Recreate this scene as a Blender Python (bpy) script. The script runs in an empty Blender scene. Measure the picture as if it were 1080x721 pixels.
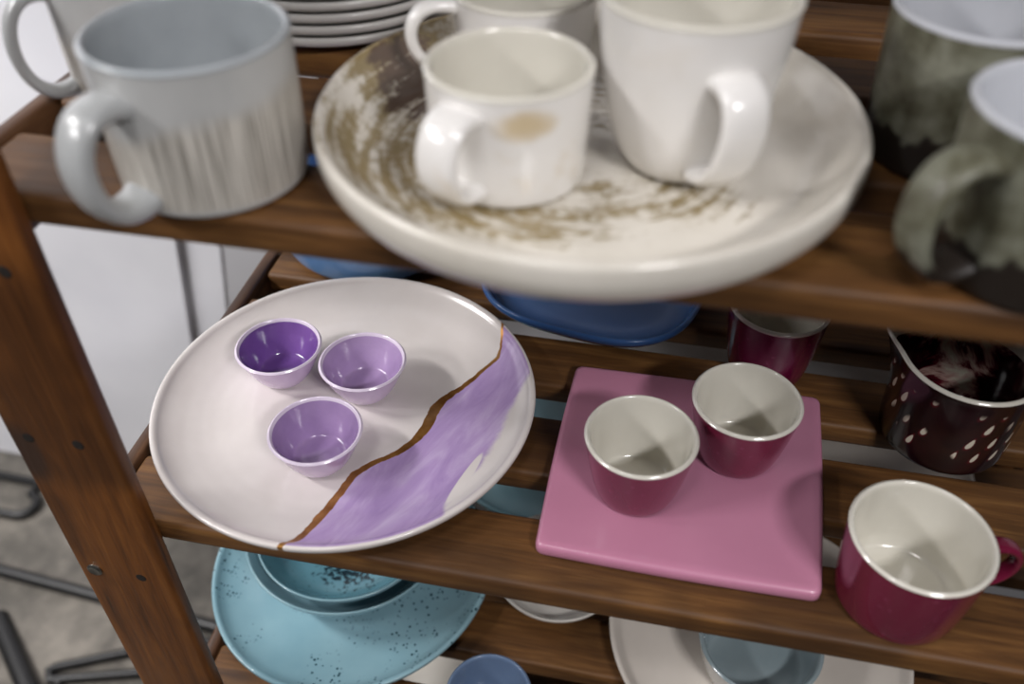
import bpy, bmesh, math, random
from mathutils import Vector, Matrix, noise as mnoise
random.seed(7)
S = bpy.context.scene
COL = S.collection
PI = math.pi

# ------------------------------------------------------------------ colour / node helpers
def lin(c):
    return c / 12.92 if c <= .04045 else ((c + .055) / 1.055) ** 2.4
def rgb(r, g, b):
    return (lin(r / 255), lin(g / 255), lin(b / 255), 1)

class NT:
    def __init__(s, name, rough=.4, coat=0.0, spec=.5):
        s.m = bpy.data.materials.new(name); s.m.use_nodes = True
        s.t = s.m.node_tree; s.p = s.t.nodes['Principled BSDF']
        s.p.inputs['Roughness'].default_value = rough
        s.p.inputs['Coat Weight'].default_value = coat
        s.p.inputs['Coat Roughness'].default_value = .08
        s.p.inputs['Specular IOR Level'].default_value = spec
        s._co = None
    def n(s, t, **kw):
        x = s.t.nodes.new(t)
        for k, v in kw.items(): setattr(x, k, v)
        return x
    def l(s, a, b): s.t.links.new(a, b)
    def put(s, inp, v):
        if hasattr(v, 'is_output'): s.l(v, inp)
        else: inp.default_value = v
    def co(s):
        if s._co is None: s._co = s.n('ShaderNodeTexCoord').outputs['Object']
        return s._co
    def mapped(s, scale=(1, 1, 1), loc=(0, 0, 0), rnd=False):
        m = s.n('ShaderNodeMapping'); s.l(s.co(), m.inputs['Vector'])
        m.inputs['Scale'].default_value = scale; m.inputs['Location'].default_value = loc
        if rnd:
            oi = s.n('ShaderNodeObjectInfo'); c = s.n('ShaderNodeCombineXYZ')
            k = s.math('MULTIPLY', oi.outputs['Random'], 7.0)
            for i in range(3): s.l(k, c.inputs[i])
            s.l(c.outputs[0], m.inputs['Location'])
        return m.outputs[0]
    def noise(s, scale, detail=4, rough=.55, vec=None, dist=0.0, col=False):
        x = s.n('ShaderNodeTexNoise'); s.l(vec or s.co(), x.inputs['Vector'])
        x.inputs['Scale'].default_value = scale; x.inputs['Detail'].default_value = detail
        x.inputs['Roughness'].default_value = rough; x.inputs['Distortion'].default_value = dist
        return x.outputs['Color' if col else 'Fac']
    def voronoi(s, scale, vec=None, rand=1.0):
        x = s.n('ShaderNodeTexVoronoi'); s.l(vec or s.co(), x.inputs['Vector'])
        x.inputs['Scale'].default_value = scale; x.inputs['Randomness'].default_value = rand
        return x
    def math(s, op, a, b=0.0, c=0.0, clamp=False):
        x = s.n('ShaderNodeMath', operation=op, use_clamp=clamp)
        for i, v in enumerate((a, b, c)): s.put(x.inputs[i], v)
        return x.outputs[0]
    def step(s, v, a, b):
        x = s.n('ShaderNodeMapRange', interpolation_type='SMOOTHSTEP')
        s.put(x.inputs['Value'], v); s.put(x.inputs['From Min'], a); s.put(x.inputs['From Max'], b)
        return x.outputs[0]
    def ramp(s, v, stops):
        x = s.n('ShaderNodeValToRGB'); s.put(x.inputs[0], v); e = x.color_ramp.elements
        e[0].position, e[0].color = stops[0]; e[1].position, e[1].color = stops[-1]
        for p, c in stops[1:-1]:
            q = e.new(p); q.color = c
        return x.outputs[0]
    def mix(s, f, a, b, mode='MIX'):
        x = s.n('ShaderNodeMix', data_type='RGBA', blend_type=mode)
        s.put(x.inputs[0], f); s.put(x.inputs[6], a); s.put(x.inputs[7], b)
        return x.outputs[2]
    def xyz(s, vec=None):
        x = s.n('ShaderNodeSeparateXYZ'); s.l(vec or s.co(), x.inputs[0]); return x.outputs
    def curve(s, v, pts):
        x = s.n('ShaderNodeFloatCurve'); s.put(x.inputs['Value'], v)
        c = x.mapping.curves[0]; x.mapping.extend = 'HORIZONTAL'
        c.points[0].location = pts[0]; c.points[-1].location = pts[-1]
        for p in pts[1:-1]: c.points.new(*p)
        for p in c.points: p.handle_type = 'VECTOR'
        x.mapping.update(); return x.outputs[0]
    def color(s, v): s.put(s.p.inputs['Base Color'], v); return s
    def bump(s, h, strength=.3, dist=.001):
        b = s.n('ShaderNodeBump'); s.put(b.inputs['Height'], h)
        b.inputs['Strength'].default_value = strength; b.inputs['Distance'].default_value = dist
        s.l(b.outputs[0], s.p.inputs['Normal']); return s

def glaze(name, a, b=None, rough=.22, scale=22, coat=.35, rings=0.0):
    """glazed stoneware: two close tones in soft clouds, faint throwing rings"""
    m = NT(name, rough, coat)
    b = b or tuple(x * .86 for x in a[:3]) + (1,)
    f = m.noise(scale, 5)
    m.color(m.ramp(f, [(.3, b), (.7, a)]))
    if rings:
        v = m.mapped((1, 1, 12)); m.bump(m.noise(40, 2, vec=v), rings, .0012)
    return m.m

# ------------------------------------------------------------------ mesh helpers
def link(name, me, parent=None, loc=(0, 0, 0), rot=(0, 0, 0)):
    o = bpy.data.objects.new(name, me); COL.objects.link(o)
    o.location = loc; o.rotation_euler = rot
    if parent: o.parent = parent
    return o
def mesh_from(bm, name, mats, angle=40):
    me = bpy.data.meshes.new(name); bmesh.ops.recalc_face_normals(bm, faces=bm.faces)
    bm.to_mesh(me); bm.free()
    for m in (mats if isinstance(mats, (list, tuple)) else [mats]): me.materials.append(m)
    me.shade_smooth(); me.set_sharp_from_angle(angle=math.radians(angle))
    return me
def tag(o, label, cat, group=None):
    o['label'] = label; o['category'] = cat
    if group: o['group'] = group
    return o
def empty(name, loc, label=None, cat=None, group=None, rz=0):
    o = bpy.data.objects.new(name, None); COL.objects.link(o); o.location = loc
    o.rotation_euler = (0, 0, rz); o.empty_display_size = .02
    if label: tag(o, label, cat, group)
    return o

def box_mesh(name, sx, sy, sz, mat, bev=.003, seg=3, angle=50):
    """box with its base centre at the origin, rounded edges"""
    bm = bmesh.new(); bmesh.ops.create_cube(bm, size=1)
    bmesh.ops.scale(bm, vec=(sx, sy, sz), verts=bm.verts)
    bmesh.ops.translate(bm, vec=(0, 0, sz / 2), verts=bm.verts)
    bmesh.ops.bevel(bm, geom=bm.edges[:], offset=bev, segments=seg, profile=.5, affect='EDGES')
    return mesh_from(bm, name, mat, angle)

def chaikin(pts, it=2):
    for _ in range(it):
        q = [pts[0]]
        for i in range(len(pts) - 1):
            a, b = pts[i], pts[i + 1]
            w = a[2] if len(a) > 2 else 0
            w2 = b[2] if len(b) > 2 else w
            q.append((a[0] * .75 + b[0] * .25, a[1] * .75 + b[1] * .25, w))
            q.append((a[0] * .25 + b[0] * .75, a[1] * .25 + b[1] * .75, w2))
        q.append(pts[-1]); pts = q
    return pts

def lathe(name, prof, mats, seg=96, it=2, wob=None):
    """prof: (r, z, material index) from the base centre out, up, over the lip and down to the inner floor"""
    prof = [(p[0], p[1], p[2] if len(p) > 2 else 0) for p in prof]
    prof = chaikin(prof, it)
    bm = bmesh.new(); rings = []
    for r, z, w in prof:
        if r < 1e-6: rings.append([bm.verts.new((0, 0, z))]); continue
        ring = []
        for k in range(seg):
            t = 2 * PI * k / seg
            rr, zz = (r, z) if wob is None else wob(t, r, z)
            ring.append(bm.verts.new((rr * math.cos(t), rr * math.sin(t), zz)))
        rings.append(ring)
    for i in range(len(rings) - 1):
        a, b = rings[i], rings[i + 1]; mi = prof[i + 1][2]
        for k in range(seg):
            k2 = (k + 1) % seg
            if len(a) == 1 and len(b) == 1: continue
            if len(a) == 1: f = bm.faces.new((a[0], b[k], b[k2]))
            elif len(b) == 1: f = bm.faces.new((a[k], b[0], a[k2]))
            else: f = bm.faces.new((a[k], b[k], b[k2], a[k2]))
            f.material_index = mi
    return mesh_from(bm, name, mats, 60)

def cup_profile(rb, rt, h, t=.004, power=.5, floor=.006, lip=.93, belly=None, foot=0.0):
    """outer wall r(s) = rb + (rt-rb) * s**power; material 0 outside, 1 from the lip inward"""
    def ro(s): return rb + (rt - rb) * s ** power if belly is None else belly(s)
    P = [(0, foot + .001, 0), (rb * .75, foot + .001, 0), (rb * .8, 0, 0), (rb * .96, 0, 0)]
    for s in (.03, .1, .2, .32, .46, .6, .74, .86, lip): P.append((ro(s), h * s, 0))
    P += [(ro(1.0) + .0003, h * (lip + .02), 1), (ro(1) + .0002, h - .0012, 1), (ro(1) - t * .5, h + .0008, 1), (ro(1) - t, h - .0012, 1)]
    for s in (.9, .78, .64, .5, .36, .24, .15): 
        z = h * s
        if z > floor * 1.5: P.append((max(ro(s) - t, .004), z, 1))
    rl = P[-1][0]
    P += [(rl * .93, floor * 1.15, 1), (rl * .7, floor, 1), (rl * .3, floor, 1), (0, floor, 1)]
    return P

def bez(p, n=22):
    out = []
    for i in range(n + 1):
        t = i / n; u = 1 - t
        out.append(tuple(u**3 * p[0][k] + 3*u*u*t * p[1][k] + 3*u*t*t * p[2][k] + t**3 * p[3][k] for k in (0, 1)))
    return out
def handle_mesh(name, path, w, t, mat, wend=1.25, seg=16):
    """strap handle: path = (radial, z) points; w wide sideways, t thick; ends flare where they join the wall"""
    bm = bmesh.new(); rings = []; n = len(path)
    for i, (x, z) in enumerate(path):
        a = path[max(i - 1, 0)]; b = path[min(i + 1, n - 1)]
        d = Vector((b[0] - a[0], 0, b[1] - a[1])).normalized(); nor = Vector((-d.z, 0, d.x))
        e = abs(2 * i / (n - 1) - 1) ** 5
        ww = w * (1 + (wend - 1) * e) / 2; tt = t * (1 + .35 * e) / 2
        ring = []
        for k in range(seg):
            q = 2 * PI * k / seg; c, s_ = math.cos(q), math.sin(q)
            c = math.copysign(abs(c) ** .8, c); s_ = math.copysign(abs(s_) ** .8, s_)
            ring.append(bm.verts.new(Vector((x, 0, z)) + Vector((0, 1, 0)) * ww * c + nor * tt * s_))
        rings.append(ring)
    for a, b in zip(rings, rings[1:]):
        for k in range(seg): bm.faces.new((a[k], a[(k + 1) % seg], b[(k + 1) % seg], b[k]))
    bm.faces.new(rings[0]); bm.faces.new(rings[-1])
    return mesh_from(bm, name, mat, 60)

def tube(name, pts, r, mat, parent=None, seg=12, closed=False):
    bm = bmesh.new(); rings = []; pts = [Vector(p) for p in pts]; n = len(pts)
    for i, p in enumerate(pts):
        a = pts[(i - 1) % n] if closed or i > 0 else p; b = pts[(i + 1) % n] if closed or i < n - 1 else p
        d = (b - a).normalized(); u = d.orthogonal() if abs(d.z) > .95 else d.cross(Vector((0, 0, 1)))
        u.normalize(); v = d.cross(u)
        rings.append([bm.verts.new(p + r * (u * math.cos(2*PI*k/seg) + v * math.sin(2*PI*k/seg))) for k in range(seg)])
    for i in range(n if closed else n - 1):
        a, b = rings[i], rings[(i + 1) % n]
        for k in range(seg): bm.faces.new((a[k], a[(k + 1) % seg], b[(k + 1) % seg], b[k]))
    if not closed: bm.faces.new(rings[0]); bm.faces.new(rings[-1])
    return link(name, mesh_from(bm, name, mat, 50), parent)

# ------------------------------------------------------------------ materials
def wood(name, axis, dark, mid, light, rough=.38):
    m = NT(name, rough, .0, .35)
    sc = {'X': (1.6, 22, 22), 'Y': (22, 1.6, 22), 'Z': (22, 22, 1.6)}[axis]
    v = m.mapped(sc, rnd=True)
    g = m.noise(3.2, 6, .62, v, .9)
    fine = m.noise(14, 4, .6, v)
    blot = m.noise(9, 3, .5, m.mapped((1, 1, 1), rnd=True))
    c = m.ramp(m.math('ADD', m.math('MULTIPLY', g, .75), m.math('MULTIPLY', fine, .25)),
               [(.28, dark), (.5, mid), (.74, light)])
    c = m.mix(m.step(blot, .48, .68), c, m.mix(.6, c, dark))
    # knots: a few small dark ovals
    kv = m.mapped({'X': (4.2, 9, 9), 'Y': (9, 4.2, 9), 'Z': (9, 9, 4.2)}[axis], rnd=True)
    kn = m.voronoi(1.0, kv).outputs['Distance']
    c = m.mix(m.step(kn, .17, .07), c, rgb(52, 34, 24))
    m.color(c)
    m.put(m.p.inputs['Roughness'], m.math('MULTIPLY_ADD', fine, .25, rough - .1))
    m.bump(m.math('ADD', g, m.math('MULTIPLY', fine, .6)), .35, .0012)
    return m.m
W_SLAT = wood('stained slat wood', 'X', rgb(54, 34, 17), rgb(98, 65, 33), rgb(140, 100, 55), .52)
W_POST = wood('stained post wood', 'Z', rgb(52, 29, 12), rgb(102, 60, 24), rgb(136, 86, 38), .46)
W_RAIL = wood('stained rail wood', 'Y', rgb(48, 30, 20), rgb(84, 56, 36), rgb(110, 78, 52))
STEEL = NT('screw steel', .35); STEEL.color(rgb(150, 150, 145)); STEEL.p.inputs['Metallic'].default_value = 1; STEEL = STEEL.m
HOLE = NT('bolt hole', .7).color(rgb(24, 18, 14)).m
BLACK = NT('black powder coated steel', .45).color(rgb(20, 20, 21)).m

def m_floor():
    m = NT('worn concrete', .75)
    a = m.noise(2.4, 6, .6); b = m.noise(30, 4, .6)
    c = m.ramp(m.math('ADD', m.math('MULTIPLY', a, .8), m.math('MULTIPLY', b, .2)),
               [(.38, rgb(50, 48, 45)), (.5, rgb(90, 86, 80)), (.62, rgb(132, 126, 117))])
    return m.color(c).bump(b, .3, .002).m
def m_wall():
    m = NT('white wall paint', .6)
    return m.color(m.ramp(m.noise(4, 3), [(.3, rgb(214, 214, 219)), (.7, rgb(226, 226, 230))])).m
def m_board():
    m = NT('white painted board', .5)
    c = m.ramp(m.noise(3.5, 4), [(.3, rgb(218, 218, 224)), (.7, rgb(232, 232, 236))])
    x = m.xyz()
    return m.color(c).m

def m_purple_plate():
    m = NT('lilac washed plate glaze', .2, .4)
    X = m.xyz(); a = (.1073, .1097); e = (-.3515, -.9362)
    u = m.math('ADD', m.math('MULTIPLY', m.math('SUBTRACT', X[0], a[0]), e[0]), m.math('MULTIPLY', m.math('SUBTRACT', X[1], a[1]), e[1]))
    v = m.math('ADD', m.math('MULTIPLY', m.math('SUBTRACT', X[0], a[0]), -e[1]), m.math('MULTIPLY', m.math('SUBTRACT', X[1], a[1]), e[0]))
    jag = m.math('MULTIPLY', m.math('SUBTRACT', m.noise(120, 4, .6), .5), .0035)
    vg = m.math('ADD', v, jag)
    un = m.math('DIVIDE', m.math('ADD', u, .02), .32)
    G = [(-.0052,-.0005),(0,0),(.0211,.0115),(.0314,.0149),(.0449,.0109),(.0709,.0066),(.0943,.0009),(.1081,.0021),(.126,.0075),(.1437,.0083),(.1614,.0045),(.1803,-.0055),(.1957,-.0102),(.2129,-.008),(.23,-.0058),(.2479,-.0035),(.2686,0),(.2786,-.0023)]
    Wd = [2.5,2.5,2.5,3.5,4,5,8,11,10,7,6,6,7,7,7,7,6,4]
    def cv(pts, f): return m.curve(un, [((p[0] + .02) / .32, f(i, p)) for i, p in enumerate(pts)])
    c = m.math('MULTIPLY_ADD', cv(G, lambda i, p: (p[1] + .05) / .1), .1, -.05)
    hw = m.math('MULTIPLY', cv(G, lambda i, p: Wd[i] / 12), 12 * .00044)
    d = m.math('ABSOLUTE', m.math('SUBTRACT', vg, c))
    ends = m.math('MULTIPLY', m.step(u, -.018, -.014), m.step(u, .3, .292))
    gold = m.math('MULTIPLY', m.step(m.math('SUBTRACT', hw, d), -.0003, .0003), ends)
    Oc = [(0,.1),(.015,.085),(.028,.056),(.048,.052),(.0626,.0535),(.0784,.057),(.1029,.062),(.1284,.068),(.15,.068),(.1705,.068),(.1911,.071),(.205,.082),(.22,.1)]
    oc = m.math('MULTIPLY', cv(Oc, lambda i, p: p[1] / .1), .1)
    soft = m.math('MULTIPLY', m.math('SUBTRACT', m.noise(38, 4, .6), .5), .014)
    inside = m.math('MULTIPLY', m.step(vg, c, m.math('ADD', c, .0006)), m.step(m.math('ADD', v, soft), m.math('ADD', oc, .003), m.math('SUBTRACT', oc, .003)))
    # bare tongue in the wash
    tx = m.math('DIVIDE', m.math('SUBTRACT', u, .158), .03); ty = m.math('DIVIDE', m.math('SUBTRACT', v, m.math('MULTIPLY_ADD', u, .12, .0475)), .0042)
    tong = m.math('ADD', m.math('MULTIPLY', tx, tx), m.math('MULTIPLY', ty, ty))
    inside = m.math('MULTIPLY', inside, m.step(tong, .75, 1.15))
    cb = m.n('ShaderNodeCombineXYZ')
    m.l(m.math('MULTIPLY', u, 9.0), cb.inputs[0]); m.l(m.math('MULTIPLY', v, 34.0), cb.inputs[1])
    st = m.noise(1.6, 5, .6, cb.outputs[0], .6)
    lil = m.ramp(st, [(.25, rgb(152, 126, 176)), (.5, rgb(172, 147, 192)), (.8, rgb(202, 186, 214))])
    base = m.ramp(m.noise(14, 4), [(.3, rgb(206, 199, 195)), (.7, rgb(217, 211, 207))])
    r = m.math('SQRT', m.math('ADD', m.math('MULTIPLY', X[0], X[0]), m.math('MULTIPLY', X[1], X[1])))
    inside = m.math('MULTIPLY', inside, m.step(r, .1528, .1515))
    col = m.mix(inside, base, lil)
    gc = m.ramp(m.noise(60, 3), [(.3, rgb(146, 96, 44)), (.7, rgb(204, 150, 80))])
    m.color(m.mix(gold, col, gc))
    m.l(m.math('MULTIPLY', gold, .8), m.p.inputs['Metallic'])
    m.put(m.p.inputs['Roughness'], m.math('MULTIPLY_ADD', gold, .16, .2))
    ring = m.math('SINE', m.math('MULTIPLY', r, 520))
    m.bump(m.math('ADD', m.math('MULTIPLY', ring, .3), m.math('MULTIPLY', gold, 1.0)), .12, .0008)
    return m.m

def m_upper_plate():
    """cream plate with brown and olive brush strokes following its turning"""
    m = NT('cream brush stroked glaze', .22, .35)
    X = m.xyz()
    r = m.math('SQRT', m.math('ADD', m.math('MULTIPLY', X[0], X[0]), m.math('MULTIPLY', X[1], X[1])))
    th = m.math('ARCTAN2', X[1], X[0])
    cb = m.n('ShaderNodeCombineXYZ'); m.l(m.math('MULTIPLY', r, 75.0), cb.inputs[0]); m.l(m.math('COSINE', th), cb.inputs[1]); m.l(m.math('SINE', th), cb.inputs[2])
    strk = m.noise(2.2, 6, .65, cb.outputs[0], .4)
    speck = m.noise(170, 3, .6)
    fac = m.math('ADD', m.math('MULTIPLY', strk, .7), m.math('MULTIPLY', speck, .3))
    def blob(cx, cy, rx, ry, k):
        dx = m.math('DIVIDE', m.math('SUBTRACT', X[0], cx), rx); dy = m.math('DIVIDE', m.math('SUBTRACT', X[1], cy), ry)
        q = m.math('ADD', m.math('MULTIPLY', dx, dx), m.math('MULTIPLY', dy, dy))
        return m.math('MULTIPLY', m.step(q, 1.0, .0), k)
    mx = lambda *a: a[0] if len(a) == 1 else m.math('MAXIMUM', a[0], mx(*a[1:]))
    reg = mx(blob(-.118, .055, .05, .085, 1.2), blob(-.105, -.03, .06, .075, .95), blob(-.03, -.075, .10, .035, .95), blob(.045, -.04, .075, .04, .85), blob(-.02, .06, .1, .06, .8))
    mask = m.step(m.math('ADD', fac, m.math('MULTIPLY', reg, .30)), .66, .83)
    core = blob(-.110, .046, .034, .050, 1.0)
    dk = m.math('MULTIPLY', m.step(m.math('ADD', m.math('MULTIPLY', core, .35), fac), .66, .78), m.step(core, .02, .15))
    mask = m.math('MAXIMUM', mask, dk)
    stain = m.mix(dk, m.mix(m.noise(30, 3), rgb(152, 130, 82), rgb(112, 98, 60)), rgb(66, 38, 12))
    base = m.ramp(m.noise(16, 4), [(.3, rgb(208, 202, 190)), (.7, rgb(224, 219, 209))])
    m.color(m.mix(m.math('MULTIPLY', mask, .92), base, stain))
    m.bump(m.math('SINE', m.math('MULTIPLY', r, 420)), .1, .0008)
    return m.m

def m_turquoise(name='turquoise speckled glaze', dens=.5, a=(138, 172, 182), b=(120, 157, 169), dark=False):
    m = NT(name, .25, .3)
    base = m.ramp(m.noise(11, 4), [(.3, rgb(*b)), (.7, rgb(*a))])
    vo = m.voronoi(270); d = vo.outputs['Distance']
    pick = m.xyz(vo.outputs['Color'])[0]
    dn = m.noise(17, 3)
    size = m.math('MULTIPLY', m.step(pick, .2, 1.0), .40)
    sp = m.math('MULTIPLY', m.step(m.math('SUBTRACT', size, d), -.03, .06), m.step(dn, dens - .03, dens + .07))
    return m.color(m.mix(sp, base, rgb(36, 66, 76))).m
def m_turq_bowl_in():
    m = NT('shaded turquoise bowl inside with dark flecks', .22, .4)
    base = m.ramp(m.noise(11, 4), [(.3, rgb(70, 112, 126)), (.7, rgb(92, 136, 149))])  # base tone darkened for the shade inside the bowl
    fl = m.noise(210, 3, .6); X = m.xyz()
    dx = m.math('SUBTRACT', X[0], .012); dy = m.math('SUBTRACT', X[1], -.022)
    reg = m.step(m.math('SQRT', m.math('ADD', m.math('MULTIPLY', dx, dx), m.math('MULTIPLY', dy, dy))), .055, .01)
    k = m.step(m.math('ADD', fl, m.math('MULTIPLY', reg, .25)), .62, .74)
    return m.color(m.mix(k, base, rgb(12, 36, 46))).m

def m_ribbed():
    """grey glaze with thin scraped lines running down the wall"""
    m = NT('grey scraped glaze', .3, .25)
    X = m.xyz(); th = m.math('ARCTAN2', X[1], X[0])
    cb = m.n('ShaderNodeCombineXYZ'); m.l(m.math('MULTIPLY', th, 30.0), cb.inputs[0]); m.l(m.math('MULTIPLY', X[2], 6.0), cb.inputs[1])
    w = m.noise(1.9, 1, .5, cb.outputs[0])
    edge = m.math('ADD', m.math('MULTIPLY_ADD', X[0], .22, .053), m.math('MULTIPLY', m.math('SUBTRACT', m.noise(22, 2), .5), .02))
    on = m.math('MULTIPLY', m.step(X[2], edge, m.math('SUBTRACT', edge, .014)), m.step(X[2], .003, .007))
    line = m.math('MULTIPLY', m.step(w, .5, .6), on)
    base = m.ramp(m.noise(18, 4), [(.3, rgb(172, 173, 172)), (.7, rgb(190, 190, 188))])
    bare = m.mix(on, base, rgb(200, 195, 186))
    m.color(m.mix(m.math('MULTIPLY', line, .8), bare, rgb(132, 127, 118)))
    return m.bump(m.math('SUBTRACT', 1.0, line), .5, .001).m
def m_cream_mug(name, blotch):
    m = NT(name, .22, .35)
    base = m.ramp(m.noise(18, 4), [(.3, rgb(226, 223, 219)), (.7, rgb(236, 234, 231))])
    X = m.xyz(); k = None
    for c, r_ in zip((.0165, -.0395, .0475), (.017, .014, .0085)):
        d = m.math('DIVIDE', m.math('SUBTRACT', X[(.0165, -.0395, .0475).index(c)], c), r_)
        k = m.math('MULTIPLY', d, d) if k is None else m.math('ADD', k, m.math('MULTIPLY', d, d))
    k = m.math('ADD', k, m.math('MULTIPLY', m.math('SUBTRACT', m.noise(60, 3), .5), 1.2))
    b = m.math('MULTIPLY', m.step(k, 1.5, .0), 1.0 if blotch < .7 else 0.0)
    faint = m.math('MULTIPLY', m.step(m.noise(26, 4), .56, .72), .3 if blotch < .7 else .08)
    m.color(m.mix(m.math('MAXIMUM', m.math('MULTIPLY', b, .8), faint), base, rgb(198, 174, 126)))
    return m.bump(m.noise(40, 2, vec=m.mapped((1, 1, 14))), .12, .001).m
def m_mottled():
    m = NT('mottled green grey glaze', .45, .05)
    c = m.ramp(m.math('ADD', m.math('MULTIPLY', m.noise(30, 5, .6), .7), m.math('MULTIPLY', m.noise(110, 4), .3)),
               [(.34, rgb(52, 46, 30)), (.46, rgb(92, 91, 74)), (.6, rgb(126, 127, 112)), (.72, rgb(150, 149, 134))])
    X = m.xyz(); low = m.math('ADD', X[2], m.math('MULTIPLY', m.math('SUBTRACT', m.noise(55, 2), .5), .03))
    return m.color(m.mix(m.step(low, .029, .025), c, rgb(34, 27, 22))).m
def m_berry(name='berry red glaze', a=(118, 28, 58), b=(96, 18, 44)):
    m = NT(name, .2, .5)
    v = m.mapped((1, 1, .35)); c = m.ramp(m.noise(26, 5, .55, v), [(.3, rgb(*b)), (.7, rgb(*a))])
    fine = m.noise(170, 3)
    return m.color(m.mix(m.math('MULTIPLY', m.step(fine, .6, .75), .25), c, rgb(168, 78, 118))).m
def m_jug_out():
    """dark burgundy with rows of pale teardrops"""
    m = NT('dark burgundy teardrop glaze', .2, .5)
    X = m.xyz(); th = m.math('ARCTAN2', X[1], X[0])
    nz = m.noise(55, 2); z = X[2]
    row = m.math('FLOOR', m.math('DIVIDE', z, .016))
    a = m.math('ADD', m.math('MULTIPLY', th, 19 / (2 * PI)), m.math('MULTIPLY', row, .5))
    fx = m.math('SUBTRACT', m.math('FRACT', a), .5)
    fz = m.math('SUBTRACT', m.math('FRACT', m.math('DIVIDE', z, .016)), .5)
    dx = m.math('DIVIDE', m.math('SUBTRACT', fx, m.math('MULTIPLY', fz, .25)), m.math('MULTIPLY_ADD', fz, -.16, .13)); dz = m.math('DIVIDE', fz, .36)
    q = m.math('ADD', m.math('MULTIPLY', dx, dx), m.math('MULTIPLY', dz, dz))
    q = m.math('ADD', q, m.math('MULTIPLY', m.math('SUBTRACT', nz, .5), 1.2))
    band = m.math('MULTIPLY', m.step(z, .016, .02), m.step(z, .072, .066))
    band = m.math('MULTIPLY', band, m.step(m.noise(21, 2), .46, .52))
    drop = m.math('MULTIPLY', m.step(q, 1.0, .7), band)
    halo = m.math('MULTIPLY', m.step(q, 2.4, .9), band)
    c = m.mix(m.math('MULTIPLY', halo, .8), m.ramp(m.noise(30, 4), [(.35, rgb(20, 7, 11)), (.7, rgb(40, 10, 19))]), rgb(96, 20, 34))
    m.color(m.mix(drop, c, rgb(214, 208, 190)))
    return m.m
def m_jug_in():
    m = NT('burgundy inside with pale splashes', .15, .5)
    n = m.noise(26, 5, .6, dist=.8); reg = m.noise(11, 2)
    f = m.math('ADD', m.math('MULTIPLY', n, .6), m.math('MULTIPLY', reg, .4))
    return m.color(m.ramp(f, [(.50, rgb(32, 8, 13)), (.54, rgb(96, 22, 38)), (.575, rgb(196, 160, 150)), (.62, rgb(222, 216, 198))])).m

CREAM_IN = glaze('cream inside glaze', rgb(222, 219, 208), rgb(212, 208, 196), .16, 16, .5)
BERRY = m_berry()
BERRY_SHADED = m_berry('shaded berry red glaze', (104, 18, 58), (84, 12, 44))  # same berry glaze, with the shade under the upper shelf in its colour
GREY_IN = glaze('grey inside glaze', rgb(172, 177, 180), rgb(150, 156, 160), .2, 14, .4, .12)
GREY_OUT = glaze('plain grey glaze', rgb(172, 174, 174), rgb(156, 158, 158), .3, 18, .25)
WHITE_IN_DIM = glaze('dimmed white inside glaze', rgb(206, 208, 213), rgb(190, 193, 199), .2, 14, .4)  # white greyed down in colour for the weaker light at the right end
STACK = glaze('pale grey plate glaze', rgb(196, 194, 190), rgb(180, 178, 174), .35, 18, .15)
LILAC = glaze('lilac glaze', rgb(204, 182, 214), rgb(190, 166, 204), .18, 26, .5)
VIOLET_IN = glaze('deep violet inside glaze', rgb(128, 92, 160), rgb(102, 68, 138), .12, 22, .6, .15)
LIP = glaze('pale lilac lip glaze', rgb(224, 212, 228), rgb(216, 202, 222), .18, 26, .5)
LILAC_IN = glaze('lilac inside glaze', rgb(180, 156, 194), rgb(158, 132, 176), .12, 22, .6, .15)
MAUVE_IN = glaze('mauve inside glaze', rgb(166, 140, 182), rgb(142, 116, 162), .12, 22, .6, .15)
PINK = glaze('dusty pink glaze', rgb(194, 132, 158), rgb(187, 124, 151), .32, 12, .2)
NAVY = glaze('mid blue plate glaze', rgb(60, 100, 156), rgb(52, 88, 142), .2, 12, .4)
SKY = glaze('light blue bowl glaze', rgb(122, 160, 206), rgb(104, 144, 194), .2, 12, .4)
WHITE = glaze('white dish glaze', rgb(226, 222, 214), rgb(214, 209, 200), .22, 12, .4)
OFFW = glaze('off white plate glaze', rgb(220, 212, 202), rgb(208, 200, 190), .28, 12, .3)
SLATE = glaze('blue grey cup glaze', rgb(112, 132, 160), rgb(96, 116, 146), .2, 18, .4)
SLATE_OUT = glaze('pale blue grey cup glaze', rgb(168, 178, 192), rgb(150, 162, 178), .2, 18, .4)
BOWLGREY_IN = glaze('grey green bowl inside', rgb(150, 164, 168), rgb(132, 148, 153), .18, 14, .5)
BOWLGREY = glaze('pale grey bowl outside', rgb(206, 206, 202), rgb(192, 193, 190), .2, 14, .4)
TURQ = m_turquoise(); TURQ_B = glaze('plain turquoise glaze', rgb(140, 174, 184), rgb(124, 160, 172), .22, 12, .4); TURQ_IN = m_turq_bowl_in()
PALE_TURQ = glaze('pale grey turquoise glaze', rgb(140, 176, 186), rgb(122, 160, 172), .22, 12, .4)

# ------------------------------------------------------------------ the setting
ZF = -.85
def struct(o): o['kind'] = 'structure'; return o
def slab(name, x0, x1, y0, y1, z0, z1, mat):
    me = box_mesh(name, x1 - x0, y1 - y0, z1 - z0, mat, .002, 1)
    return link(name, me, None, ((x0 + x1) / 2, (y0 + y1) / 2, z0))
struct(slab('floor', -3.2, 3.2, -3.2, .53, ZF - .1, ZF, m_floor()))
struct(slab('wall_back', -3.2, 3.2, .53, .63, ZF - .1, 2.2, m_wall()))

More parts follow.
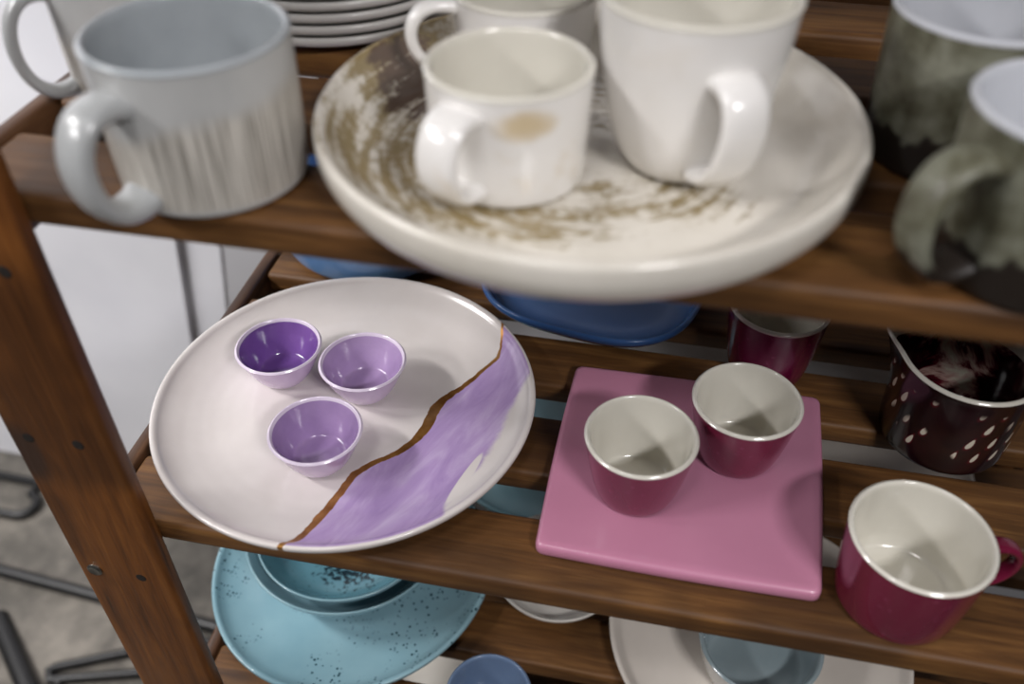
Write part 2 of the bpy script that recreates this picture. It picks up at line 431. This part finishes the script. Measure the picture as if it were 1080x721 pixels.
# two white boards leaning on the wall, both a little out of plumb
BOARD = m_board()
def board(outline, label, t=.012):
    bm = bmesh.new(); yb = .5295
    bx = sum(p[0] for p in outline) / len(outline)
    f = bm.faces.new([bm.verts.new((x - bx, 0, z - ZF)) for x, z in outline])
    r = bmesh.ops.extrude_face_region(bm, geom=[f])
    bmesh.ops.translate(bm, vec=(0, -t, 0), verts=[v for v in r['geom'] if isinstance(v, bmesh.types.BMVert)])
    bmesh.ops.bevel(bm, geom=bm.edges[:], offset=.0015, segments=2, affect='EDGES')
    o = link('white_board', mesh_from(bm, 'white_board', BOARD), None, (bx, yb, ZF))
    return tag(o, label, 'board', 'white boards against the wall')
def edge(x, z, k): return lambda q: x + (q - z) * k
e1 = edge(-.486, -.254, .129); e2 = edge(-.476, -.254, .129); e3 = edge(-.419, -.253, .14)
board([(-1.75, ZF), (e1(ZF), ZF), (e1(.9), .9), (-1.75, .9)], 'wide white painted board standing against the wall left of the shelves')
board([(e2(ZF), ZF), (e3(ZF), ZF), (e3(.9), .9), (e2(.9), .9)], 'narrow slanting white strip against the wall behind the lilac plate', .0022)

# ------------------------------------------------------------------ the shelving unit
unit = empty('shelving_unit', (-.15, -.1365, ZF), 'brown stained slatted wooden shelving unit holding all the pottery', 'shelves')
UO = Vector((-.15, -.1365, ZF))
def upart(name, me, loc, rot=(0, 0, 0)): return link(name, me, unit, Vector(loc) - UO, rot)
X0, X1 = -.143, .722
ROWS = [(-.1365, -.0755), (-.0365, .0275), (.0645, .127), (.163, .227), (.263, .327), (.363, .427)]
LEVELS = [('top', .57), ('upper', .284), ('middle', 0.0), ('lower', -.285), ('bottom', -.57)]
TH = .0215
for nm, z in LEVELS:
    for i, (y0, y1) in enumerate(ROWS):
        if nm == 'bottom' and i > 4: continue
        me = box_mesh('shelf_slat', X1 - X0, y1 - y0, TH, W_SLAT, .0045, 3)
        upart('shelf_slat', me, ((X0 + X1) / 2, (y0 + y1) / 2, z - TH + random.uniform(-.0004, 0)))
    for x in (X0 - .008, X1 + .008):
        me = box_mesh('side_rail', .013, .552, .045, W_RAIL, .003, 2)
        upart('side_rail', me, (x, .142, z - .045 + .001))
        me = box_mesh('slat_bearer', .018, .545, .022, W_RAIL, .003, 2)
        upart('slat_bearer', me, (x + (.018 if x < 0 else -.018), .142, z - TH - .0225))
POSTS = []
for x, y in ((-.139, -.1435), (.718, -.1435), (-.139, .435), (.718, .435)):
    me = box_mesh('post', .078, .0138, .66 - ZF, W_POST, .004, 3)
    POSTS.append(upart('post', me, (x, y, ZF)))
# bolts and empty bolt holes on the front left post
def disc(name, x, z, r, mat, dome):
    bm = bmesh.new(); prev = None
    rings = []
    for rr, yy in ((r, 0), (r, -dome * .5), (r * .75, -dome), (r * .3, -dome * (.6 if dome > 0 else 1))):
        rings.append([bm.verts.new((rr * math.cos(2*PI*k/20), yy, rr * math.sin(2*PI*k/20))) for k in range(20)])
    for a, b in zip(rings, rings[1:]):
        for k in range(20): bm.faces.new((a[k], a[(k+1) % 20], b[(k+1) % 20], b[k]))
    bm.faces.new(rings[-1]); bm.faces.new(rings[0])
    o = link(name, mesh_from(bm, name, mat), POSTS[0], Vector((x, -.1504, z)) - Vector((-.139, -.1435, ZF)))
    return o
disc('screw', -.163, -.058, .0062, STEEL, .0022)
for x, z in ((-.124, -.058), (-.162, .093), (-.125, .094), (-.120, .238), (-.158, .240), (-.122, -.235)):
    disc('bolt_hole', x, z, .0042, HOLE, .0004)

# ------------------------------------------------------------------ makers
def mug(name, loc, label, cat, prof, mats, hpath, hw, ht, hmat, az, group=None, seg=96, wend=1.12):
    e = empty(name, loc, label, cat, group)
    link('body', lathe('body', prof, mats, seg), e)
    link('handle', handle_mesh('handle', hpath, hw, ht, hmat, wend), e, (0, 0, 0), (0, 0, az))
    return e
def dish(name, loc, label, cat, prof, mats, group=None, seg=128, wob=None, it=2, rz=0):
    return tag(link(name, lathe(name, prof, mats, seg, it, wob), None, loc, (0, 0, rz)), label, cat, group)
def plate_profile(R, h, foot=.62, t=.005, floor=.007, up=.72, m_in=0):
    """coupe plate: foot ring, curved rise, rounded lip"""
    rf = R * foot
    return [(0, .003, 0), (rf * .9, .003, 0), (rf * .93, 0, 0), (rf, 0, 0), (rf * 1.03, .001, 0),
            (R * (up + .10), h * .16, 0), (R * .94, h * .42, 0), (R * .99, h * .72, 0), (R, h * .92, m_in), (R - t * .2, h + .0006, m_in), (R - t * .8, h, m_in),
            (R * .955 - t * .3, h * .82, m_in), (R * (up + .13), h * .5 + .002, m_in), (R * up, floor + .001, m_in), (R * up * .85, floor, m_in), (R * .3, floor, m_in), (0, floor, m_in)]

Z1, Z2, Z3 = 0.0, .284, -.285
# ---- middle shelf: lilac plate and its three bowls
def wobble(amp, k=2, ph=.3):
    return lambda t, r, z: (r * (1 + amp * math.sin(k * t + ph)), z)
dish('serving_plate', (0, 0, Z1), 'large off-white plate with lilac wash and gold crack line on the middle shelf', 'plate',
     plate_profile(.155, .0225, .66, .006, .0075, .74), [m_purple_plate()], seg=160, it=3)
def small_bowl(loc, inner, label, h=.034, rt=.0355, sk=1.0):
    rb = .0165
    P = cup_profile(rb, rt, h, .0028, .62, .005, .95)
    P = [(p[0], p[1], 2 if 13 <= k <= 16 else p[2]) for k, p in enumerate(P)]
    return dish('dipping_bowl', loc, label, 'bowl', P, [LILAC, inner, LIP], 'lilac dipping bowls on the big plate', 96)
small_bowl((-.065, .0235, .0079), VIOLET_IN, 'small lilac bowl with deep violet inside, back left on the lilac and gold plate')
small_bowl((.0095, .0195, .0079), LILAC_IN, 'small pale lilac bowl at back right of the three on the gold-lined plate', .034)
small_bowl((-.0005, -.0615, .0079), MAUVE_IN, 'small mauve bowl in front of the other two on the gold-lined plate', .035)

# ---- middle shelf: pink slab with two cups
def slab_plate():
    C4 = [(.1765, -.110), (.374, -.111), (.382, .083), (.178, .082)]
    ox, oy = .277, -.014; pts = []
    rad = .007
    n = len(C4)
    for i in range(n):
        p = Vector(C4[i]); a = Vector(C4[i - 1]); b = Vector(C4[(i + 1) % n])
        pa = p + (a - p).normalized() * rad; pb = p + (b - p).normalized() * rad
        for k in range(7):
            t = k / 6; q = pa * (1 - t) ** 2 + p * 2 * t * (1 - t) + pb * t * t; pts.append(q)
        for k in range(1, 10):
            t = k / 10; na = b + (p - b).normalized() * rad; q = pb.lerp(na, t)
            nrm = Vector((b.y - p.y, p.x - b.x)).normalized(); pts.append(q + nrm * .0016 * math.sin(PI * t))
    bm = bmesh.new(); rings = []
    for inset, z in ((.004, 0), (.001, .0012), (0, .0035), (0, .009), (.0012, .0112), (.0035, .0122), (.008, .0119), (.03, .0112)):
        ring = []
        for i, q in enumerate(pts):
            d = (Vector((ox, oy)) - q); l = d.length
            ring.append(bm.verts.new(((q + d / l * inset * 1.2).x - ox, (q + d / l * inset * 1.2).y - oy, z)))
        rings.append(ring)
    N = len(pts)
    for a, b in zip(rings, rings[1:]):
        for k in range(N): bm.faces.new((a[k], a[(k+1) % N], b[(k+1) % N], b[k]))
    bm.faces.new(rings[0]); bm.faces.new(rings[-1])
    return link('square_plate', mesh_from(bm, 'square_plate', PINK, 70), None, (ox, oy, Z1))
tag(slab_plate(), 'flat square dusty pink plate under two red cups on the middle shelf', 'plate')
def red_cup(loc, label, h=.060, rb=.0255, rt=.0402, mat=BERRY):
    P = cup_profile(rb, rt, h, .0036, .55, .006, .955)
    return dish('cup', loc, label, 'cup', P, [mat, CREAM_IN], 'berry red handleless cups', 96)
red_cup((.2405, -.0445, .0113), 'berry red handleless cup with cream inside, front left on the pink plate')
red_cup((.3135, .0065, .0113), 'berry red handleless cup with cream inside at the back right of the pink plate')
red_cup((.3385, .1225, Z1), 'red cup with shaded colour on the slats behind the pink plate, half under upper shelf', .074, .029, .0415, BERRY_SHADED)

# ---- middle shelf: red mug with handle
RM = cup_profile(.038, .0455, .069, .0037, .48, .007, .965)
mug('mug', (.4245, -.093, Z1), 'berry red mug with cream inside and loop handle, right end of middle shelf', 'mug', RM, [BERRY, CREAM_IN],
    bez([(.0428, .056), (.078, .066), (.080, .016), (.0408, .018)]), .012, .0062, BERRY, math.radians(12))

# ---- middle shelf: dark marbled jug with a pouring lip
SP = math.radians(155)
def jug_wob(t, r, z):
    d = (t - SP + PI) % (2 * PI) - PI
    k = math.exp(-(d / .34) ** 2) * max(0, (z - .04) / .045) ** 1.6
    return r + .016 * k * (1 if r > .01 else 0), z + .004 * k
JP = cup_profile(.0465, .051, .083, .0042, .42, .007, .955)
dish('jug', (.477, .073, Z1), 'dark burgundy jug with pale teardrops and splashed inside, right of the pink plate', 'jug',
     [(p[0], p[1], (0 if i < 14 else (2 if i < 18 else 1))) for i, p in enumerate(JP)], [m_jug_out(), m_jug_in(), CREAM_IN], wob=jug_wob)

# ---- middle shelf back: blue pieces
def sq_wob(t, r, z, ph=math.radians(35), k=.055):
    return r * (1 + k * math.cos(4 * (t - ph))), z
dish('dessert_plate', (.180, .216, Z1), 'mid blue rounded plate behind the pink plate, partly under upper shelf', 'plate',
     plate_profile(.112, .022, .64, .006, .007, .78), [NAVY], wob=sq_wob)
SB = [(0, .002), (.060, .002), (.064, 0), (.072, 0), (.078, .002), (.088, .009), (.0915, .02), (.095, .042), (.098, .058), (.0985, .0625), (.0972, .0645), (.0945, .0625), (.091, .043), (.086, .022), (.074, .0105), (.05, .007), (.02, .0065), (0, .0065)]
dish('bowl', (-.055, .243, Z1), 'light blue bowl behind the lilac plate, mostly hidden by the upper shelf', 'bowl', SB, [SKY])

# ---- upper shelf
UP = [(0, .003), (.098, .003), (.102, 0), (.110, 0), (.116, .001), (.132, .005), (.142, .012), (.1462, .021), (.1468, .0295), (.1462, .0335), (.1440, .0350), (.1412, .0335),
      (.1358, .0235), (.128, .0140), (.117, .0070), (.10, .0062), (.03, .006), (0, .006)]
dish('platter', (.1885, -.043, Z2), 'large cream platter with brown brush strokes under the cream mugs on upper shelf', 'plate', UP, [m_upper_plate()], seg=160)
ZP = Z2 + .0066
CM = cup_profile(.0385, .0425, .062, .0038, .5, .006, .96)
CREAM_A = m_cream_mug('cream glaze with ochre smudges', .58); CREAM_B = m_cream_mug('plain cream glaze', .8)
mug('mug', (.1515, -.074, ZP), 'short cream mug with ochre smudge on front left of the brown-stroked platter', 'mug', CM, [CREAM_A, CREAM_IN],
    bez([(.0398, .050), (.068, .058), (.068, .004), (.0385, .010)]), .0240, .0075, CREAM_A, math.radians(247), 'cream mugs on the platter')
CM2 = cup_profile(.0325, .0425, .062, .0038, .4, .006, .96)
mug('mug', (.1405, .0245, ZP + .0004), 'cream mug at the back of the platter with its handle to the left', 'mug', CM2, [CREAM_B, CREAM_IN],
    bez([(.0392, .054), (.080, .068), (.076, .012), (.0360, .016)]), .0125, .0068, CREAM_B, math.radians(207), 'cream mugs on the platter')
def tall(s):
    return [(0, .026), (.05, .031), (.15, .0365), (.3, .0405), (.5, .0440), (.75, .0472), (1, .0490), (1.1, .0495)]
def tall_r(s):
    P = tall(s)
    for (a, ra), (b, rb_) in zip(P, P[1:]):
        if a <= s <= b: return ra + (rb_ - ra) * (s - a) / (b - a)
    return P[-1][1]
TM = cup_profile(.026, .049, .093, .004, .5, .007, .965, tall_r)
mug('mug', (.2395, -.044, ZP), 'tall tapered cream mug on the right side of the platter, handle facing front', 'mug', TM, [CREAM_B, CREAM_IN],
    bez([(.0445, .066), (.078, .074), (.062, .012), (.0350, .0125)]), .0235, .0078, CREAM_B, math.radians(296), 'cream mugs on the platter')

RIB = m_ribbed()
GM = cup_profile(.0495, .0512, .080, .0042, .45, .006, .965)
mug('mug', (-.0075, -.095, Z2), 'grey mug with scraped vertical lines at the front left of the upper shelf', 'mug', GM, [RIB, GREY_IN],
    bez([(.0485, .060), (.090, .078), (.088, -.006), (.0480, .010)], 26), .0230, .0105, GREY_OUT, math.radians(250), 'grey scraped mugs')
mug('mug', (-.0950, .004, Z2), 'grey mug behind the front grey mug, its looped handle over the shelf side', 'mug', GM, [RIB, GREY_IN],
    bez([(.0485, .066), (.086, .078), (.086, -.004), (.0480, .010)], 26), .0130, .0075, GREY_OUT, math.radians(229), 'grey scraped mugs')
# stack of pale grey plates
zs = Z2
words = ['lowest pale grey plate of the stack behind the front grey mug', 'second plate up in the pale grey stack on the upper shelf',
         'third plate up in the pale grey stack on the upper shelf', 'fourth plate up in the pale grey stack on the upper shelf', 'topmost plate of the pale grey stack on the upper shelf']
SPP = [(0, .003), (.052, .003), (.055, 0), (.066, 0), (.072, .002), (.088, .0070), (.0930, .0102), (.0942, .0130), (.0930, .0156), (.0895, .0146), (.082, .0108), (.070, .0072), (.03, .0065), (0, .0065)]
for i in range(5):
    dish('side_plate', (-.021 + random.uniform(-.001, .001), .139, zs), words[i], 'plate', SPP, [STACK], 'stack of pale grey plates', 96)
    zs += .0078

MOT = m_mottled()
MM = cup_profile(.040, .0465, .084, .0040, .45, .006, .965)
mug('mug', (.3835, .004, Z2), 'mottled green-grey mug with white inside at the back right of upper shelf', 'mug', MM, [MOT, WHITE_IN_DIM],
    bez([(.0435, .068), (.080, .076), (.078, .012), (.0405, .018)]), .0150, .0075, MOT, math.radians(20), 'mottled green-grey mugs')
mug('mug', (.4050, -.100, Z2), 'mottled green-grey mug at the front right end, strap handle towards the platter', 'mug', MM, [MOT, WHITE_IN_DIM],
    bez([(.0438, .066), (.088, .084), (.082, .000), (.0410, .014)]), .0210, .0080, MOT, math.radians(212), 'mottled green-grey mugs')

# ---- lower shelf
dish('serving_plate', (-.039, .028, Z3), 'large turquoise speckled plate under two nested bowls on the lower shelf', 'plate',
     plate_profile(.146, .0225, .66, .006, .0075, .76), [TURQ], wob=wobble(.012, 3, .4))
TB = lambda R, h, t=.004: [(0, .002), (R * .42, .002), (R * .45, 0), (R * .52, 0), (R * .56, h * .08), (R * .78, h * .34), (R * .93, h * .68), (R, h * .95), (R - t * .3, h + .0006), (R - t, h * .95),
                           (R * .91 - t * .8, h * .68), (R * .74, h * .36), (R * .45, h * .15 + .003, 0), (R * .2, h * .12 + .003), (0, h * .12 + .003)]
def two(prof, cut): return [(p[0], p[1], 0 if i < cut else 1) for i, p in enumerate(prof)]
dish('bowl', (-.045, .047, Z3 + .0078), 'outer turquoise bowl of the nested pair on the speckled plate', 'bowl', two(TB(.106, .052), 9), [TURQ_B, TURQ_B], 'nested turquoise bowls')
dish('bowl', (-.0465, .0445, Z3 + .0200), 'inner turquoise bowl of the nested pair, dark flecks inside', 'bowl', two(TB(.0920, .0440), 9), [TURQ_B, TURQ_IN], 'nested turquoise bowls')
dish('serving_plate', (.130, .236, Z3), 'pale turquoise plate on the lower shelf, seen through the slat gaps', 'plate',
     plate_profile(.118, .020, .66, .006, .0075, .76), [PALE_TURQ])
dish('bowl', (.174, .060, Z3), 'small white bowl on the lower shelf below the pink plate', 'bowl', two(TB(.067, .034), 9), [WHITE, WHITE])
CP = cup_profile(.026, .0385, .058, .0034, .5, .006, .96)
dish('cup', (.138, -.103, Z3), 'blue-grey handleless cup at the front of the lower shelf', 'cup', CP, [SLATE_OUT, SLATE])
dish('dinner_plate', (.380, .032, Z3), 'large off-white plate under a grey bowl on the lower shelf', 'plate',
     plate_profile(.147, .020, .66, .006, .0075, .78), [OFFW])
dish('bowl', (.377, .002, Z3 + .0078), 'pale grey bowl with grey-green inside standing on the off-white plate', 'bowl', cup_profile(.043, .0575, .046, .0045, .5, .006, .955), [BOWLGREY, BOWLGREY_IN])
dish('dinner_plate', (.520, .290, Z3), 'cream plate at the back right of the lower shelf, seen through gaps', 'plate',
     plate_profile(.105, .018, .66, .006, .0075, .78), [OFFW])
dish('bowl', (.030, .080, -.57), 'white bowl on the bottom shelf seen past the turquoise plate edge', 'bowl', two(TB(.085, .05), 9), [WHITE, WHITE])

# ------------------------------------------------------------------ black steel frame on the floor at left
fr = empty('metal_stand', (-.75, .25, ZF), 'black tubular metal stand on the concrete floor left of the shelves', 'stand')
FO = Vector((-.75, .25, ZF))
def ft(name, pts, r): return tube(name, [Vector(p) - FO for p in pts], r, BLACK, fr)
def arc(c, a0, a1, r, z, n=6): return [(c[0] + r * math.cos(a0 + (a1 - a0) * i / n), c[1] + r * math.sin(a0 + (a1 - a0) * i / n), z) for i in range(n + 1)]
zt = ZF + .0095
ft('foot_loop', [(-1.25, .372, zt), (-.895, .372, zt)] + arc((-.895, .397), -PI/2, PI/2, .025, zt) + [(-.895, .422 + .03, zt), (-1.25, .46, zt)], .0085)
ft('crossbar', [(-1.20, .262, ZF + .012), (-.845, .255, ZF + .012), (-.44, .228, ZF + .012), (-.30, .22, ZF + .012)], .011)
ft('leg', [(-.80, .175, ZF + .0), (-.66, .06, ZF + .012), (-.60, .01, ZF + .012)], .017)
ft('foot_loop', [(-.62, .083, zt)] + [(-.645, .09, zt), (-.652, .10, zt), (-.645, .108, zt)] + [(-.52, .166, zt), (-.30, .24, zt)], .0075)
ft('foot_loop', [(-.645, .085, zt), (-.50, .128, zt), (-.30, .19, zt)], .0075)

# ------------------------------------------------------------------ light: ceiling lamps in front of the shelves an added wall light and soft room light
def area(name, loc, target, sx, sy, power, col=(1, .96, .9)):
    L = bpy.data.lights.new(name, 'AREA'); L.shape = 'RECTANGLE'; L.size = sx; L.size_y = sy; L.energy = power; L.color = col
    o = bpy.data.objects.new(name, L); COL.objects.link(o); o.location = loc
    o.rotation_euler = (Vector(target) - Vector(loc)).to_track_quat('-Z', 'Y').to_euler()
    return o
LC = (1, .975, .985)
area('hanging_lamp', (-1.50, -1.00, 1.30), (0, -.1, 0.1), .5, .16, 17, LC)
area('hanging_lamp', (1.15, -1.35, 1.45), (.1, -.1, 0.1), .45, .12, 23, LC)
wl = area('wall_fill_light', (-1.75, -.25, 1.5), (-1.1, .53, -.25), .9, .14, 22, (1, .98, .97)); wl.data.spread = math.radians(100)  # unseen fill light, added to brighten the white wall at left
area('hanging_lamp', (-.15, -1.00, 1.85), (0.1, -.1, 0), .5, .14, 9, LC)
W = bpy.data.worlds.new('room light'); S.world = W; W.use_nodes = True
W.node_tree.nodes['Background'].inputs[0].default_value = (.86, .9, 1, 1)
W.node_tree.nodes['Background'].inputs[1].default_value = .012

# ------------------------------------------------------------------ camera
R = ((.98, .1992, .0006), (.1325, -.6493, -.7489), (-.1488, .734, -.6627))   # columns: world axes seen by the camera (x right, y down, z ahead)
cx = Vector((R[0][0], R[0][1], R[0][2])).normalized()
cz = -Vector((R[2][0], R[2][1], R[2][2])).normalized()
cy = cz.cross(cx).normalized(); cx = cy.cross(cz)
cam = bpy.data.cameras.new('camera'); co = bpy.data.objects.new('camera', cam); COL.objects.link(co)
M = Matrix((cx, cy, cz)).transposed().to_4x4(); M.translation = Vector((.23773, -.49194, .54548)); co.matrix_world = M
cam.sensor_width = 36; cam.lens = 960.65 / 1080 * 36; cam.clip_start = .02
cam.dof.use_dof = True; cam.dof.focus_distance = .735; cam.dof.aperture_fstop = 3.2
S.camera = co
S.view_settings.view_transform = 'Standard'; S.view_settings.look = 'None'
S.view_settings.exposure = 0.0; S.view_settings.gamma = 1; S.view_settings.use_curve_mapping = False
